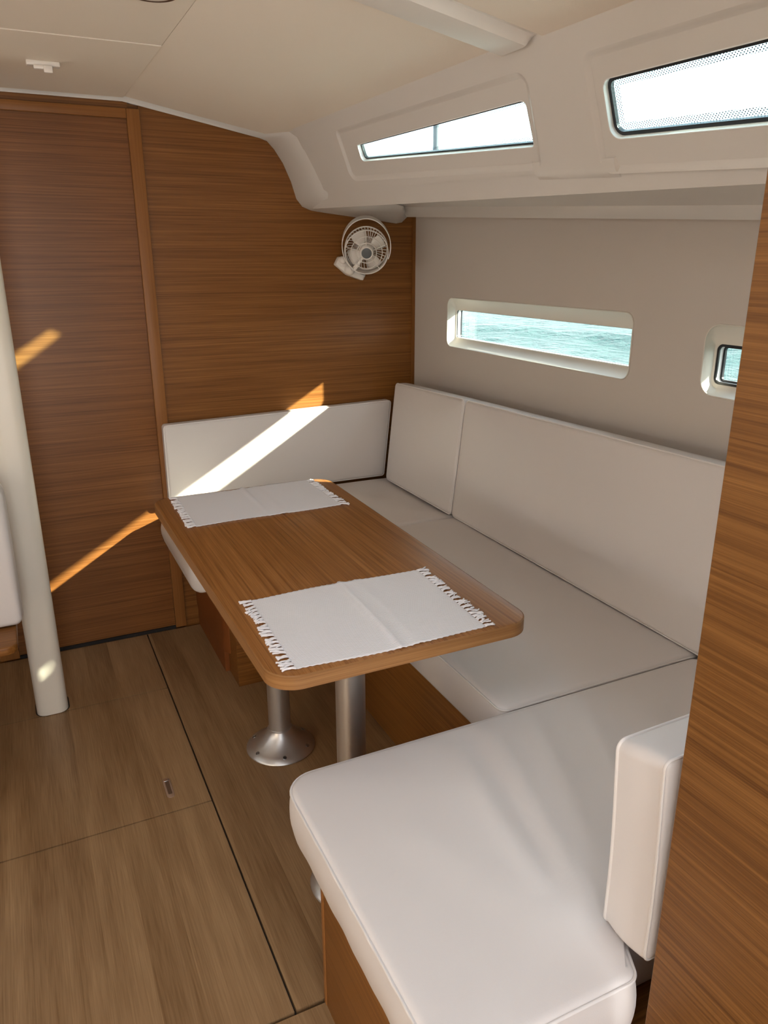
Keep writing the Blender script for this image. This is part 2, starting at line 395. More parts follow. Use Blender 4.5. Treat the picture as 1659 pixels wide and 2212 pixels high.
# lifting ring let into the board
hd = slab('lift_handle', rrect(-0.0105, 0.0105, -0.045, 0.045, 0.0104), -0.002, 0.0014, clearp, b2, M=Matrix.Translation((0.2215, 1.864, 0)), bev=0.0008)
hd['label'] = 'smoky flush lifting handle in the floor board'
slab('handle_slot', rrect(-0.0055, 0.0055, -0.030, 0.030, 0.003), 0.0012, 0.0018, plain('slot', (0.12, 0.075, 0.05), 0.3), b2, M=Matrix.Translation((0.2215, 1.864, 0)))
box('handle_pin', 0.214, 0.229, 1.893, 1.900, 0.001, 0.0032, steel, b2, bev=0.0006)

# forward bulkhead
wf = sgroup('wall_forward', 'teak veneer forward bulkhead')
plate('veneer_panel', [(0.473, -0.05), (1.54, -0.05), (1.54, 1.60), (1.10, 1.62), (0.96, 1.80), (0.92, 1.96), (0.473, 1.96)], [], lambda x, z, w: Vector((x, YB + w, z)), 0.03, teak_x, wf)
plate('veneer_panel', [(0.473, -0.05), (-1.62, -0.05), (-1.62, 1.60), (mir(1.10), 1.62), (mir(0.92), 1.96), (0.473, 1.96)], [], lambda x, z, w: Vector((x, YB + 0.012 + w, z)), 0.018, teak_x, wf)
box('veneer_panel', mir(0.9), 0.44, YB - 0.001, YB + 0.012, 1.862, 1.96, teak_x, wf)
box('corner_strip', 1.486, 1.497, YB - 0.012, YB, 0.0, 1.56, teak_z, wf)
# door with frame
d1 = sgroup('door_1', 'teak cabin door in the forward bulkhead')
box('door_leaf', -0.135, 0.436, YB - 0.001, YB + 0.012, 0.012, 1.838, teak_door, d1)
box('door_frame', 0.433, 0.475, YB - 0.016, YB + 0.004, 0.006, 1.866, teak_trim, d1, bev=0.003)
box('door_frame', -0.20, -0.135, YB - 0.016, YB + 0.004, 0.006, 1.866, teak_trim, d1, bev=0.003)
box('door_frame', -0.20, 0.433, YB - 0.016, YB + 0.004, 1.836, 1.866, teak_trim_x, d1, bev=0.003)
box('door_sill_gap', -0.135, 0.433, YB - 0.010, YB + 0.01, 0.0, 0.012, dark, d1)

# right hull lining with two recessed windows
def wr3(y, z, w): return Vector((XW + w, y, z))
H1 = rrect(1.590, 2.571, 1.086, 1.264, 0.030); H2 = rrect(0.62, 1.345, 1.087, 1.254, 0.040)
wr = sgroup('wall_right', 'beige lined hull side with recessed windows')
plate('hull_panel', [(-1.3, -0.02), (YB, -0.02), (YB, 1.62), (-1.3, 1.62)], [H1, H2], wr3, 0.004, hull_mat, wr)
plate('hull_skin', [(-1.3, -0.05), (YB + .03, -0.05), (YB + .03, 1.62), (-1.3, 1.62)], [rrect(1.585, 2.60, 1.075, 1.275, 0.03), rrect(0.60, 1.38, 1.075, 1.27, 0.03)], lambda y, z, w: Vector((XW + 0.0045 + w, y, z)), 0.035, hull_mat, wr)
def hull_window(name, label, hole, gl, wide):
    g = sgroup(name, label)
    n = len(hole); (y0, y1, z0, z1, r) = gl
    inner = rrect(y0, y1, z0, z1, r)
    xg = XW + 0.036
    loft('recess', [[Vector((XW - 0.0004, y, z)) for y, z in hole], [Vector((XW + 0.010, y, z)) for y, z in inset(hole, 0.003)],
                    [Vector((xg - 0.003, y + (0), z)) for y, z in rrect(y0 - .012, y1 + .004, z0 - .010, z1 + .012, r + .006)],
                    [Vector((xg, y, z)) for y, z in inner], [Vector((xg + 0.002, y, z)) for y, z in inner]], recess_mat, g, closed=True, angle=50)
    tube('opening_bead', [Vector((XW - 0.0006, y, z)) for y, z in hole], 0.0022, recess_mat, g, n=6, closed=True)
    # gasket / frame rings standing behind the recess
    def ring(nm, a, b, x0, x1, mat):
        A = inset(inner, a); B = inset(inner, b)
        loft(nm, [[Vector((x0, y, z)) for y, z in A], [Vector((x0, y, z)) for y, z in B], [Vector((x1, y, z)) for y, z in B], [Vector((x1, y, z)) for y, z in A], [Vector((x0, y, z)) for y, z in A]], mat, g, closed=True, smooth=False)
    ring('gasket', -0.006, 0.006 if wide else 0.0008, xg + 0.002, xg + 0.006, rubber)
    ring('window_frame', -0.006, 0.0045 if wide else 0.0004, xg + 0.006, xg + 0.018, alu_white)
    ring('gasket', -0.006, 0.010 if wide else 0.0012, xg + 0.018, xg + 0.024, rubber)
    A = inset(inner, -0.005)
    loft('pane', [[Vector((xg + 0.024, y, z)) for y, z in A], [Vector((xg + 0.028, y, z)) for y, z in A]], glass, g, closed=True, smooth=False, caps=True)
    return g
hull_window('window_1', 'long recessed hull window above the long settee showing teal sea', H1, (1.620, 2.565, 1.1165, 1.2185, 0.010), False)
hull_window('window_2', 'recessed hull window half hidden by the teak partition', H2, (0.66, 1.340, 1.110, 1.206, 0.016), True)

# coachroof side: inclined panel with two windows
CP = Vector((0.93, 2.848, 1.79)); E1 = Vector((0.12, 0, -0.21)).normalized(); a15 = math.radians(1.5)
E2 = Vector((math.sin(a15), -math.cos(a15), 0)); NI = E1.cross(E2).normalized()
def cp3(u, v, w): return CP + E2 * u + E1 * v + NI * w
wc = sgroup('wall_coachroof', 'moulded cream coachroof side with slanted windows')
W1 = round_poly([(0.598, 0.106, 0.016), (0.606, 0.083, 0.006), (1.403, 0.093, 0.012), (1.379, 0.188, 0.012), (0.589, 0.131, 0.014)], 5)
W1 = round_poly([(0.606, 0.083, 0.008), (1.403, 0.093, 0.012), (1.379, 0.188, 0.010), (0.589, 0.131, 0.012)], 5)
W2 = round_poly([(1.625, 0.097, 0.022), (2.60, 0.118, 0.022), (2.57, 0.268, 0.022), (1.603, 0.203, 0.022)], 6)
plate('side_panel', [(0.0, -0.16), (4.15, -0.16), (4.15, 0.40), (0.0, 0.245)], [W1, W2], cp3, -0.012, gelcoat, wc)
# raised moulding around the window fields
R1 = round_poly([(0.531, 0.040, 0.012), (1.425, 0.052, 0.014), (1.374, 0.222, 0.014), (0.489, 0.166, 0.014)], 5)
R2 = round_poly([(1.612, 0.058, 0.014), (2.75, 0.080, 0.014), (2.73, 0.330, 0.014), (1.572, 0.250, 0.014)], 5)
def raised(name, outer, holes, h, bw):
    """raised field: flat top at height h with sloped edges of width bw towards each hole"""
    big = [inset(q if area2(q) > 0 else q[::-1], -bw) for q in holes]
    o = plate(name, outer, big, cp3, h, gelcoat, wc)
    for q, b in zip(holes, big):
        qq = q if area2(q) > 0 else q[::-1]
        rows = []
        for k in range(5):
            t = k / 4; s = t * t * (3 - 2 * t)
            rows.append([cp3(qq[i][0] * (1 - t) + b[i][0] * t, qq[i][1] * (1 - t) + b[i][1] * t, h * s + 0.0002) for i in range(len(qq))])
        loft('moulded_edge', rows, gelcoat, wc, closed=True)
raised('raised_field', [(0.235, -0.15), (3.18, -0.15), (3.18, 0.335), (1.385, 0.243), (0.26, 0.200), (0.235, 0.185)], [R1, R2], 0.0055, 0.014)
def coach_window(name, label, hole, dots):
    g = sgroup(name, label); q = hole if area2(hole) > 0 else hole[::-1]
    GW = 0.0085 if name == 'window_4' else 0.0060
    def L(k, d): return [cp3(u, v, d) for u, v in inset(q, k)]
    loft('white_rim', [L(-0.0012, 0.0008), L(0.0, 0.0014), L(0.0010, 0.0008), L(0.0016, -0.010)], alu_white, g, closed=True, angle=50)
    loft('gasket', [L(0.0, -0.010), L(GW, -0.010), L(GW, -0.018), L(0.0, -0.018)], rubber, g, closed=True, smooth=False)
    loft('pane', [L(0.0, -0.019), L(0.0, -0.023)], glass_b, g, closed=True, smooth=False, caps=True)
    # printed dot border on the pane
    ins = inset(q, GW); ins2 = inset(q, GW + dots)
    me = bpy.data.meshes.new('dot_border'); n = len(q); V = [tuple(cp3(u, v, -0.0184)) for u, v in ins] + [tuple(cp3(u, v, -0.0184)) for u, v in ins2]
    F = [(i, (i + 1) % n, n + (i + 1) % n, n + i) for i in range(n)]
    me.from_pydata(V, [], F); me.update(); uvl = me.uv_layers.new(name='UVMap'); P = ins + ins2
    ca, sa = math.cos(0.79), math.sin(0.79); k = 1 / 0.0042
    for lp in me.loops:
        u, v = P[lp.vertex_index]; v2 = v - (0.0126 if name == 'window_3' else 0.022) * 0
        uvl.data[lp.index].uv = (k * (u * ca - v2 * sa), k * (u * sa + v2 * ca))
    link('dot_border', me, frit, g)
    return g
coach_window('window_3', 'narrow tapered coachroof window nearer the teak bulkhead', W1, 0.008)
coach_window('window_4', 'larger bright coachroof window at the upper right', W2, 0.013)

# underside of the side deck: strips running fore and aft
def cM(y): return Vector((1.028 + 0.064 * (2.344 - y), y, 1.641 - 0.0653 * (2.344 - y)))
def cB(y): return Vector((1.081 + 0.058 * (2.702 - y), y, 1.618 - 0.0558 * (2.702 - y)))
def cL1(y): return Vector((1.425, y, 1.592 - 0.0534 * (2.82 - y)))
def cL2(y): return Vector((1.450, y, 1.554 - 0.0492 * (2.768 - y)))
ys = [2.66 - i * 0.1 for i in range(40)]
rows = []
for y in ys:
    M_, B_, l1, l2 = cM(y), cB(y), cL1(y), cL2(y)
    rows.append([M_ + Vector((-0.008, 0, 0.03)), M_, M_.lerp(B_, .4) + Vector((-.004, 0, -.006)), B_, B_.lerp(l1, .08) + Vector((0, 0, -.001)), B_.lerp(l1, .5) + Vector((0, 0, .006)), l1 + Vector((-0.03, 0, 0.003)), l1, l1.lerp(l2, .3) + Vector((-.002, 0, -.002)), l2 + Vector((-.004, 0, .004)), l2, l2 + Vector((.006, 0, .002)), l2 + Vector((0.06, 0, 0.012))])
o = loft('deck_underside', rows, gelcoat, wc, angle=28)
rows2 = []
for y in (2.8475, 2.75, 2.655):
    B_, l1, l2 = cB(y), cL1(y), cL2(y)
    rows2.append([B_.lerp(l1, .35) + Vector((0, 0, .012)), B_.lerp(l1, .5) + Vector((0, 0, .006)), l1 + Vector((-0.03, 0, 0.003)), l1, l1.lerp(l2, .3) + Vector((-.002, 0, -.002)), l2 + Vector((-.004, 0, .004)), l2, l2 + Vector((.006, 0, .002)), l2 + Vector((0.06, 0, 0.012))])
loft('deck_underside', rows2, gelcoat, wc, angle=28)
box('liner_backing', 1.13, 1.50, 2.55, 2.86, 1.622, 1.632, gelcoat, wc)
# pillar moulding continuing across the underside
rowsP = []
for y in (1.500, 1.492, 1.25, 1.242):
    e = 0.0 if y in (1.500, 1.242) else 0.006
    M_, B_, l1 = cM(y), cB(y), cL1(y)
    rowsP.append([M_ + Vector((-0.006 - e, 0, 0.02 - e)), M_ + Vector((-e, 0, -e)), M_.lerp(B_, .45) + Vector((-.004 - e, 0, -.006 - e)), B_ + Vector((-e * .4, 0, -e)), B_.lerp(l1, .12) + Vector((0, 0, -e * .3 - .001))])
loft('pillar_moulding', rowsP, gelcoat, wc, angle=40)
box('wood_line', 1.489, 1.4975, 0.55, 2.84, 1.40, 1.60, teak_y, wc)
wl = bpy.data.objects['wood_line']
for v in wl.data.vertices:
    zt = 1.554 - 0.0492 * (2.768 - v.co.y); v.co.z = zt + (0.02 if v.co.z > 1.5 else 0.0005)
# moulded flange where the liner meets the bulkhead
PR = [(-0.046, 1.888, -0.046, 2.800, 1.8975), (0.20, 1.888, 0.20, 2.800, 1.8975), (0.425, 1.887, 0.425, 2.800, 1.8985), (0.66, 1.845, 0.66, 2.798, 1.8555), (0.88, 1.805, 0.884, 2.790, 1.8145),
      (0.906, 1.797, 0.928, 2.66, 1.807), (0.932, 1.771, 0.942, 2.615, 1.785), (0.962, 1.728, 0.964, 2.585, 1.745), (0.990, 1.668, 0.995, 2.585, 1.690), (1.008, 1.611, 1.020, 2.592, 1.645),
      (1.030, 1.585, 1.040, 2.600, 1.612), (1.060, 1.574, 1.075, 2.612, 1.606), (1.110, 1.568, 1.12, 2.625, 1.602), (1.27, 1.551, 1.25, 2.665, 1.594), (1.405, 1.536, 1.37, 2.700, 1.585), (1.428, 1.540, 1.40, 2.745, 1.582), (1.452, 1.562, 1.43, 2.80, 1.585)]
rows = [[], [], [], [], [], []]
for i, (x, z, fx, fy, fz) in enumerate(PR):
    a = PR[max(0, i - 1)]; b = PR[min(len(PR) - 1, i + 1)]; tx, tz = b[0] - a[0], b[1] - a[1]; L_ = math.hypot(tx, tz); nx, nz_ = tz / L_, -tx / L_
    R_ = Vector((x, YB - 0.0005, z)); F_ = Vector((fx, fy, fz)); dep = YB - fy; off = Vector((nx, 0, nz_))
    rows[0].append(Vector((x, YB + 0.02, z))); rows[1].append(R_ - Vector((0, 0, 0)))
    rows[2].append(R_ + Vector((0, -min(0.022, dep * .5), 0)) + off * (0.0035 if dep > .1 else 0.004))
    rows[3].append(R_.lerp(F_, 0.5) + off * (0.006 if dep > .1 else 0.003)); rows[4].append(R_.lerp(F_, 0.90) + off * (0.009 if dep > .1 else .002)); rows[5].append(F_ - off * 0.004)
t1 = loft('trim_1', rows, gelcoat, None, angle=60); struct(t1, 'pale moulded flange between ceiling liner and bulkhead')
rowsm = [[Vector((mir(v.x), v.y, v.z)) for v in r] for r in rows]
t2 = loft('trim_2', rowsm, gelcoat, None, angle=60); struct(t2, 'pale moulded flange on the far side of the centreline')

# ceiling: centre panels, sloped outboard panels
ceil = sgroup('ceiling', 'cream headliner panels')
ZC = 1.895
box('headliner_panel', mir(0.427) + .001, 0.4250, 2.1385, 2.845, ZC - 0.0025, ZC + 0.012, headliner, ceil)
plate('headliner_panel', [(mir(0.427) + .001, -1.25), (0.4250, -1.25), (0.4250, 2.1355), (mir(0.427) + .001, 2.1355)],
      [[(-0.36, 0.15), (0.26, 0.15), (0.26, 0.75), (-0.36, 0.75)], [(-0.575, -1.24), (0.375, -1.24), (0.375, -0.43), (-0.575, -0.43)]], lambda x, y, w: Vector((x, y, ZC - 0.001 + w)), 0.012, headliner, ceil)
def outboard(y0, y1, dz, x1=0.985, dx1=0.0):
    for m in (0, 1):
        pts = []
        for (x, z) in ((0.4268, ZC), (x1 + dx1, ZC - (x1 + dx1 - 0.427) * 0.181), (x1 + dx1, ZC + 0.012 - (x1 + dx1 - 0.427) * 0.181), (0.4268, ZC + 0.012)):
            pts.append((x, z - dz))
        V = [((mir(x) if m else x), y, z) for y in (y0, y1) for x, z in pts]
        obj('headliner_panel', V, [(0, 1, 2, 3), (7, 6, 5, 4), (0, 4, 5, 1), (1, 5, 6, 2), (2, 6, 7, 3), (3, 7, 4, 0)], headliner, ceil)
outboard(1.4395, 2.845, 0.0); outboard(1.330, 1.4395, -0.006); outboard(-1.25, 1.330, 0.006, dx1=0.012)
# cross beam moulding on the sloped panel
def cslope(x): return ZC - (x - 0.427) * 0.181
rows = []
for y, dz in ((1.449, 0.002), (1.4478, -0.016), (1.4455, -0.019), (1.440, -0.0195), (1.372, -0.0195), (1.364, -0.0185), (1.350, -0.007), (1.345, -0.006), (1.3415, -0.0045), (1.340, 0.002)):
    rows.append([Vector((x, y, cslope(x) + (dz if 0.47 < x < 0.951 else min(dz, 0.001) * (0.45)))) for x in (0.43, 0.48, 0.60, 0.75, 0.90, 0.940, 0.950, 0.957)])
    rows[-1].append(Vector((0.958, y, cslope(0.957) + 0.004)))
bmn = loft('ceiling_beam', rows, gel_beam, ceil, angle=30)
# roof slab (deck) above, with the openings of the deck hatch and the companionway
plate('deck_slab', [(-1.2, -1.32), (1.10, -1.32), (1.10, 2.9), (-1.2, 2.9)], [[(-0.36, 0.15), (0.26, 0.15), (0.26, 0.75), (-0.36, 0.75)], [(-0.575, -1.24), (0.375, -1.24), (0.375, -0.43), (-0.575, -0.43)]],
      lambda x, y, w: Vector((x, y, 1.945 + w)), 0.03, gelcoat, ceil)
for (x0, x1, y0, y1) in ((-0.36, 0.26, 0.15, 0.75), (-0.575, 0.375, -1.24, -0.43)):
    loft('hatch_coaming', [[Vector((x, y, z)) for x, y in ((x0, y0), (x1, y0), (x1, y1), (x0, y1))] for z in (ZC - 0.004, 2.0)], gelcoat, ceil, closed=True, smooth=False)
box('side_deck', 1.06, 1.60, -1.3, 2.9, 1.640, 1.655, gelcoat, wc)
sdk = bpy.data.objects['side_deck']
for v in sdk.data.vertices:
    v.co.z += -0.0535 * (2.7 - v.co.y) - 0.010
    if v.co.x < 1.2: v.co.x = 1.075 + 0.058 * (2.702 - v.co.y)

# far side (behind the camera's left): mirrored hull side and coachroof with windows, aft walls
wl_ = sgroup('wall_left', 'hull side across the cabin')
plate('hull_panel', [(-1.3, -0.05), (YB, -0.05), (YB, 1.62), (-1.3, 1.62)], [rrect(1.60, 2.57, 1.09, 1.26, .03), rrect(0.3, 1.3, 1.09, 1.26, .03)], lambda y, z, w: Vector((mir(XW) - w, y, z)), 0.03, hull_mat, wl_)
def cpm(u, v, w):
    p = cp3(u, v, w); return Vector((mir(p.x), p.y, p.z))
plate('side_panel', [(0.0, -0.16), (4.1, -0.16), (4.1, 0.30), (0.0, 0.30)], [W1, W2, [(2.75, 0.11), (3.4, 0.12), (3.4, 0.26), (2.75, 0.26)]], cpm, -0.02, gelcoat, wl_)
box('deck_underside', -1.64, -1.02, -1.3, 2.9, 1.555, 1.60, gelcoat, wl_)
wa = sgroup('wall_aft', 'aft bulkhead with the companionway')
plate('bulkhead_panel', [(-1.62, -0.05), (0.60, -0.05), (0.60, 2.0), (-1.62, 2.0)], [[(-0.575, 0.18), (0.375, 0.18), (0.375, 1.93), (-0.575, 1.93)]], lambda x, z, w: Vector((x, -1.25 - w, z)), 0.03, teak_x, wa)
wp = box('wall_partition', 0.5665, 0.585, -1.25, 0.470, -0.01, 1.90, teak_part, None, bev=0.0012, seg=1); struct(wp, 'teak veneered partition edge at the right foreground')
wq = box('wall_aft_cabin', 0.635, 1.50, 0.485, 0.505, -0.01, 1.90, teak_x, None); struct(wq, 'teak panel behind the near settee backrest')

# ------------------------------------------------------------------ settees: bases
zb = 0.424
t = thing('settee_base', 'teak settee base under the far bench by the bulkhead', 'settee base', (0.9, 2.55, 0), 'settee bases')
def P(o): return o.matrix_basis.inverted()
def world_child(o, par):
    o.parent = par; o.matrix_parent_inverse = Matrix.Translation(-Vector(par.location)); return o
world_child(slab('base_body', round_poly([(0.524, 2.375, 0.05), (1.48, 2.375, 0), (1.48, 2.842, 0), (0.524, 2.842, 0)], 8), 0.085, zb, mahog), t)
world_child(slab('plinth', [(0.542, 2.297), (1.48, 2.297), (1.48, 2.842), (0.542, 2.842)], 0.0, 0.20, teak_x, bev=0.002), t)
world_child(box('side_board', 0.527, 0.545, 2.42, 2.842, 0.0, 0.09, mahog), t)
t = thing('settee_base', 'teak settee base under the long bench along the hull', 'settee base', (1.15, 1.65, 0), 'settee bases')
world_child(box('front_panel', 0.880, 0.90, 1.075, 2.29, 0.002, zb, teak_y, bev=0.002), t)
world_child(box('base_body', 0.9005, 1.485, 1.075, 2.29, 0.002, zb - 0.001, teak_y), t)
t = thing('settee_base', 'teak settee base under the near bench in the foreground', 'settee base', (0.9, 0.8, 0), 'settee bases')
world_child(box('side_panel', 0.3795, 0.395, 0.5105, 1.060, 0.002, zb, teak_y, bev=0.001), t)
world_child(box('corner_post', 0.378, 0.40, 1.060, 1.072, 0.002, zb, teak_trim, bev=0.002), t)
world_child(box('base_body', 0.3955, 1.485, 0.5105, 1.0715, 0.002, zb - 0.001, teak_x), t)
world_child(box('top_rail', 0.360, 0.3785, 0.52, 1.066, zb - 0.040, zb, teak_trim, bev=0.006), t)

# ------------------------------------------------------------------ settees: cushions
ZS = 0.535; zc0 = zb + 0.001
def gauss(x, y, x0, y0, x1, y1, w_, amp):
    a = Vector((x0, y0)); b = Vector((x1, y1)); p = Vector((x, y)); d = b - a; L2 = d.length_squared
    tt = (p - a).dot(d) / L2; c = max(0.0, min(1.0, tt)); q = (p - (a + d * c)).length
    fade = math.exp(-((tt - 0.5) / 0.55) ** 4)
    return amp * math.exp(-(q / w_) ** 2) * fade
far_f = lambda x, y: gauss(x, y, 1.0, 2.75, 1.25, 2.28, .06, .006) + gauss(x, y, 0.85, 2.45, 1.3, 2.45, .07, .004) - gauss(x, y, 1.34, 2.74, 1.34, 2.25, .04, .010)
c1 = pad('seat_cushion', round_poly([(0.408, 2.224, 0.07), (1.37, 2.219, 0.026), (1.37, 2.79, 0.026), (0.408, 2.79, 0.026)]), zc0, ZS - .004, 0.018, vinyl, puff=0.008, bulge=0.007, fn=far_f, seam_mat=welt, sidefn=lambda x, y, z: (x, y, z - 0.034 * max(0.0, min(1.0, (0.520 - x) / 0.09)) ** 1.0))
tag(c1, 'white vinyl seat cushion on the far bench below the bulkhead', 'cushion', 'settee cushions')
c2 = pad('seat_cushion', round_poly([(0.792, 1.106, 0.022), (1.36, 1.106, 0.02), (1.36, 2.204, 0.02), (0.792, 2.204, 0.03)]), zc0, ZS - .002, 0.014, vinyl, puff=0.007, bulge=0.003, seam_mat=welt,
         fn=lambda x, y: gauss(x, y, 0.85, 1.25, 1.25, 1.5, .05, .002) - gauss(x, y, 1.345, 1.1, 1.345, 2.2, .03, .006))
tag(c2, 'long white vinyl seat cushion along the hull beside the table', 'cushion', 'settee cushions')
near_f = lambda x, y: (gauss(x, y, 0.625, 0.63, 0.73, 1.05, .022, .0055) + gauss(x, y, 0.585, 0.70, 0.635, 1.03, .022, .0045) - gauss(x, y, 0.605, 0.68, 0.68, 1.04, .018, .0030)
                       + gauss(x, y, 0.67, 0.66, 0.83, 1.06, .024, .0045) + gauss(x, y, 0.78, 0.68, 0.95, 1.05, .026, .004) + gauss(x, y, 0.9, 0.7, 1.1, 1.05, .03, .004)
                       + gauss(x, y, 0.55, 0.62, 0.46, 0.9, .035, .002) - gauss(x, y, 0.62, 0.60, 1.3, 0.62, .045, .009))
def drape(x, y, z):
    # loose vinyl skirt: soft vertical folds on the aisle side
    if x < 0.36 and z < ZS - 0.02:
        k = (ZS - 0.02 - z) / 0.09
        x += min(1.0, k) * (0.0006 * math.sin(y * 47) + 0.0005 * math.sin(y * 83 + 1)) + 0.006 * min(1.0, k)
    return (x, y, z)
c3 = pad('seat_cushion', round_poly([(0.322, 0.522, 0.03), (0.607, 0.522, 0.025), (0.632, 0.572, 0.018), (1.315, 0.572, 0.018), (1.315, 1.095, 0.018), (0.322, 1.095, 0.055)]), zc0, ZS, 0.013, vinyl, puff=0.009, bulge=0.005, fn=near_f, seam_mat=welt, sidefn=drape, step=0.014, nr=34)
tag(c3, 'large white vinyl seat cushion on the near bench in the foreground', 'cushion', 'settee cushions')

# backrests
fb = pad('back_cushion', round_poly([(0.448, 0.537, 0.012), (1.335, 0.537, 0.012), (1.369, 0.852, 0.012), (0.450, 0.829, 0.012)]), 0.0, 0.055, 0.010, vinyl, puff=0.005, bulge=0.002,
         M=Matrix(((1, 0, 0, 0), (0, 0, -1, 2.846), (0, 1, 0, 0), (0, 0, 0, 1))), seam_mat=welt)
tag(fb, 'white vinyl back cushion leaning on the teak bulkhead', 'cushion', 'settee cushions')
lean = math.atan2(0.045, 0.409); upv = Vector((math.sin(lean), 0, math.cos(lean))); nv = Vector((-math.cos(lean), 0, math.sin(lean))); xv = upv.cross(nv)
TH = 0.082
MS = Matrix((xv, upv, nv)).transposed().to_4x4(); MS.translation = Vector((1.315, 0, 0.5365)) - nv * TH
def sideback(y0, y1, ha, hb, label, f):
    o = pad('back_cushion', round_poly([(-y1, 0, 0.017), (-y0, 0, 0.017), (-y0, hb, 0.018), (-y1, ha, 0.018)]), 0, TH, 0.012, vinyl, M=MS, puff=0.006, bulge=0.003, fn=f, seam_mat=welt)
    return tag(o, label, 'cushion', 'settee cushions')
sideback(2.214, 2.742, 0.397, 0.412, 'squarish white vinyl back cushion in the corner against the hull', None)
sideback(0.64, 2.205, 0.412, 0.446, 'long white vinyl back cushion against the hull under the window',
         lambda x, y: gauss(x, y, -1.85, 0.1, -1.75, 0.4, .06, .003) + gauss(x, y, -2.1, 0.12, -1.0, 0.22, .07, .004))
MN = Matrix(((-1, 0, 0, 0), (0, 0, 1, 0.528), (0, 1, 0, 0), (0, 0, 0, 1)))
nbk = pad('back_cushion', round_poly([(-1.30, 0.540, 0.014), (-0.619, 0.540, 0.014), (-0.611, 0.832, 0.014), (-1.30, 0.845, 0.014)]), 0, 0.080, 0.010, vinyl, M=MN, puff=0.008, bulge=0.003, seam_mat=welt, bottom_seam=True,
          sidefn=lambda x, y, z: (x - 0.003 * math.sin((y - .54) * 14) * max(0.0, min(1.0, (x + 0.72) / 0.1)), y + 0.02 * (0.080 - z) / 0.08 * max(0.0, min(1.0, (y - 0.60) / 0.2)), z))
tag(nbk, 'white vinyl back cushion standing on the near bench beside the partition', 'cushion', 'settee cushions')

# left bench across the aisle: only its corner is seen
lb = pad('back_cushion', round_poly([(0.082, 0.427, 0.02), (0.62, 0.427, 0.012), (0.62, 0.83, 0.012), (0.080, 0.83, 0.03)]), 0, 0.10, 0.016, vinyl, M=Matrix(((-1, 0, 0, 0), (0, 0, 1, 2.18), (0, 1, 0, 0), (0, 0, 0, 1))), puff=0.006, seam_mat=welt)
tag(lb, 'white vinyl cushion at the left edge beside the white post', 'cushion', 'settee cushions')
t = thing('bench_base', 'teak ledge and base under the cushion at the left edge', 'settee base', (-0.5, 2.2, 0))
world_child(slab('ledge', round_poly([(-0.66, 2.06, 0.01), (-0.100, 2.06, 0.03), (-0.100, 2.275, 0.03), (-0.66, 2.275, 0.01)]), 0.400, 0.4238, teak_x, bev=0.004), t)
world_child(box('base_body', -0.66, -0.30, 2.0, 2.26, 0.0, 0.40, teak_x), t)

# ------------------------------------------------------------------ compression post
po = slab('mast_post', rrect(-0.094, 0.001, 2.392, 2.500, 0.030, 6), 0.002, 1.8945, postpaint, bev=0.001)
tag(po, 'white painted compression post rising from the floor at the left', 'post')
slab('floor_collar', rrect(-0.098, 0.005, 2.396, 2.504, 0.030, 6), 0.0004, 0.0026, dark, po)

# ------------------------------------------------------------------ table
ZT = 0.745
t = thing('saloon_table', 'teak saloon table with rounded corners on two aluminium poles', 'table', (0.563, 1.62, 0))
tp = round_poly([(0.307, 1.065, 0.055), (0.830, 1.065, 0.055), (0.838, 2.178, 0.055), (0.297, 2.178, 0.055)], 10)
world_child(slab('tabletop', inset(tp, 0.0016), ZT - 0.027, ZT, teak_table, bev=0.0015), t)
A = tp; n = len(A)
eb = loft('edge_band', [[Vector((x, y, ZT - 0.0275)) for x, y in inset(A, .004)], [Vector((x, y, ZT - 0.0265)) for x, y in A], [Vector((x, y, ZT - 0.0016)) for x, y in A], [Vector((x, y, ZT - 0.0002)) for x, y in inset(A, .0018)]], edge_wood, None, closed=True, angle=40)
world_child(eb, t)
for (px, py) in ((0.566, 1.915), (0.556, 1.335)):
    MM = Matrix.Translation((px, py, 0))
    lg = lathe('pole', [(0.0325, 0.060), (0.0325, ZT - 0.0345), (0.06, ZT - 0.034), (0.06, ZT - 0.0275)], alu, None, MM, angle=30)
    world_child(lg, t)
    fl = lathe('flange', [(0.1, 0.0005), (0.103, 0.003), (0.101, 0.0075), (0.085, 0.016), (0.066, 0.029), (0.048, 0.047), (0.0385, 0.061), (0.0365, 0.067), (0.0345, 0.068), (0.0330, 0.068)], alu, None, MM, angle=40)
    fl.parent = lg; 
    for k in range(6):
        q = math.radians(20 + 60 * k); c = Vector((px + 0.086 * math.cos(q), py + 0.086 * math.sin(q), 0.0165))
        nrm = Vector((math.cos(q) * 0.5, math.sin(q) * 0.5, 0.87)).normalized()
        SM = nrm.to_track_quat('Z', 'Y').to_matrix().to_4x4(); SM.translation = c
        s_ = lathe('screw', [(0.0058, -0.002), (0.0058, 0.0008), (0.0046, 0.0012), (0.0040, 0.0002), (0.001, 0.0)], plain('screw_steel', (0.25, 0.25, 0.25), 0.3, metal=1) if 'screw_steel' not in bpy.data.materials else bpy.data.materials['screw_steel'], None, SM, n=14)
        s_.parent = lg

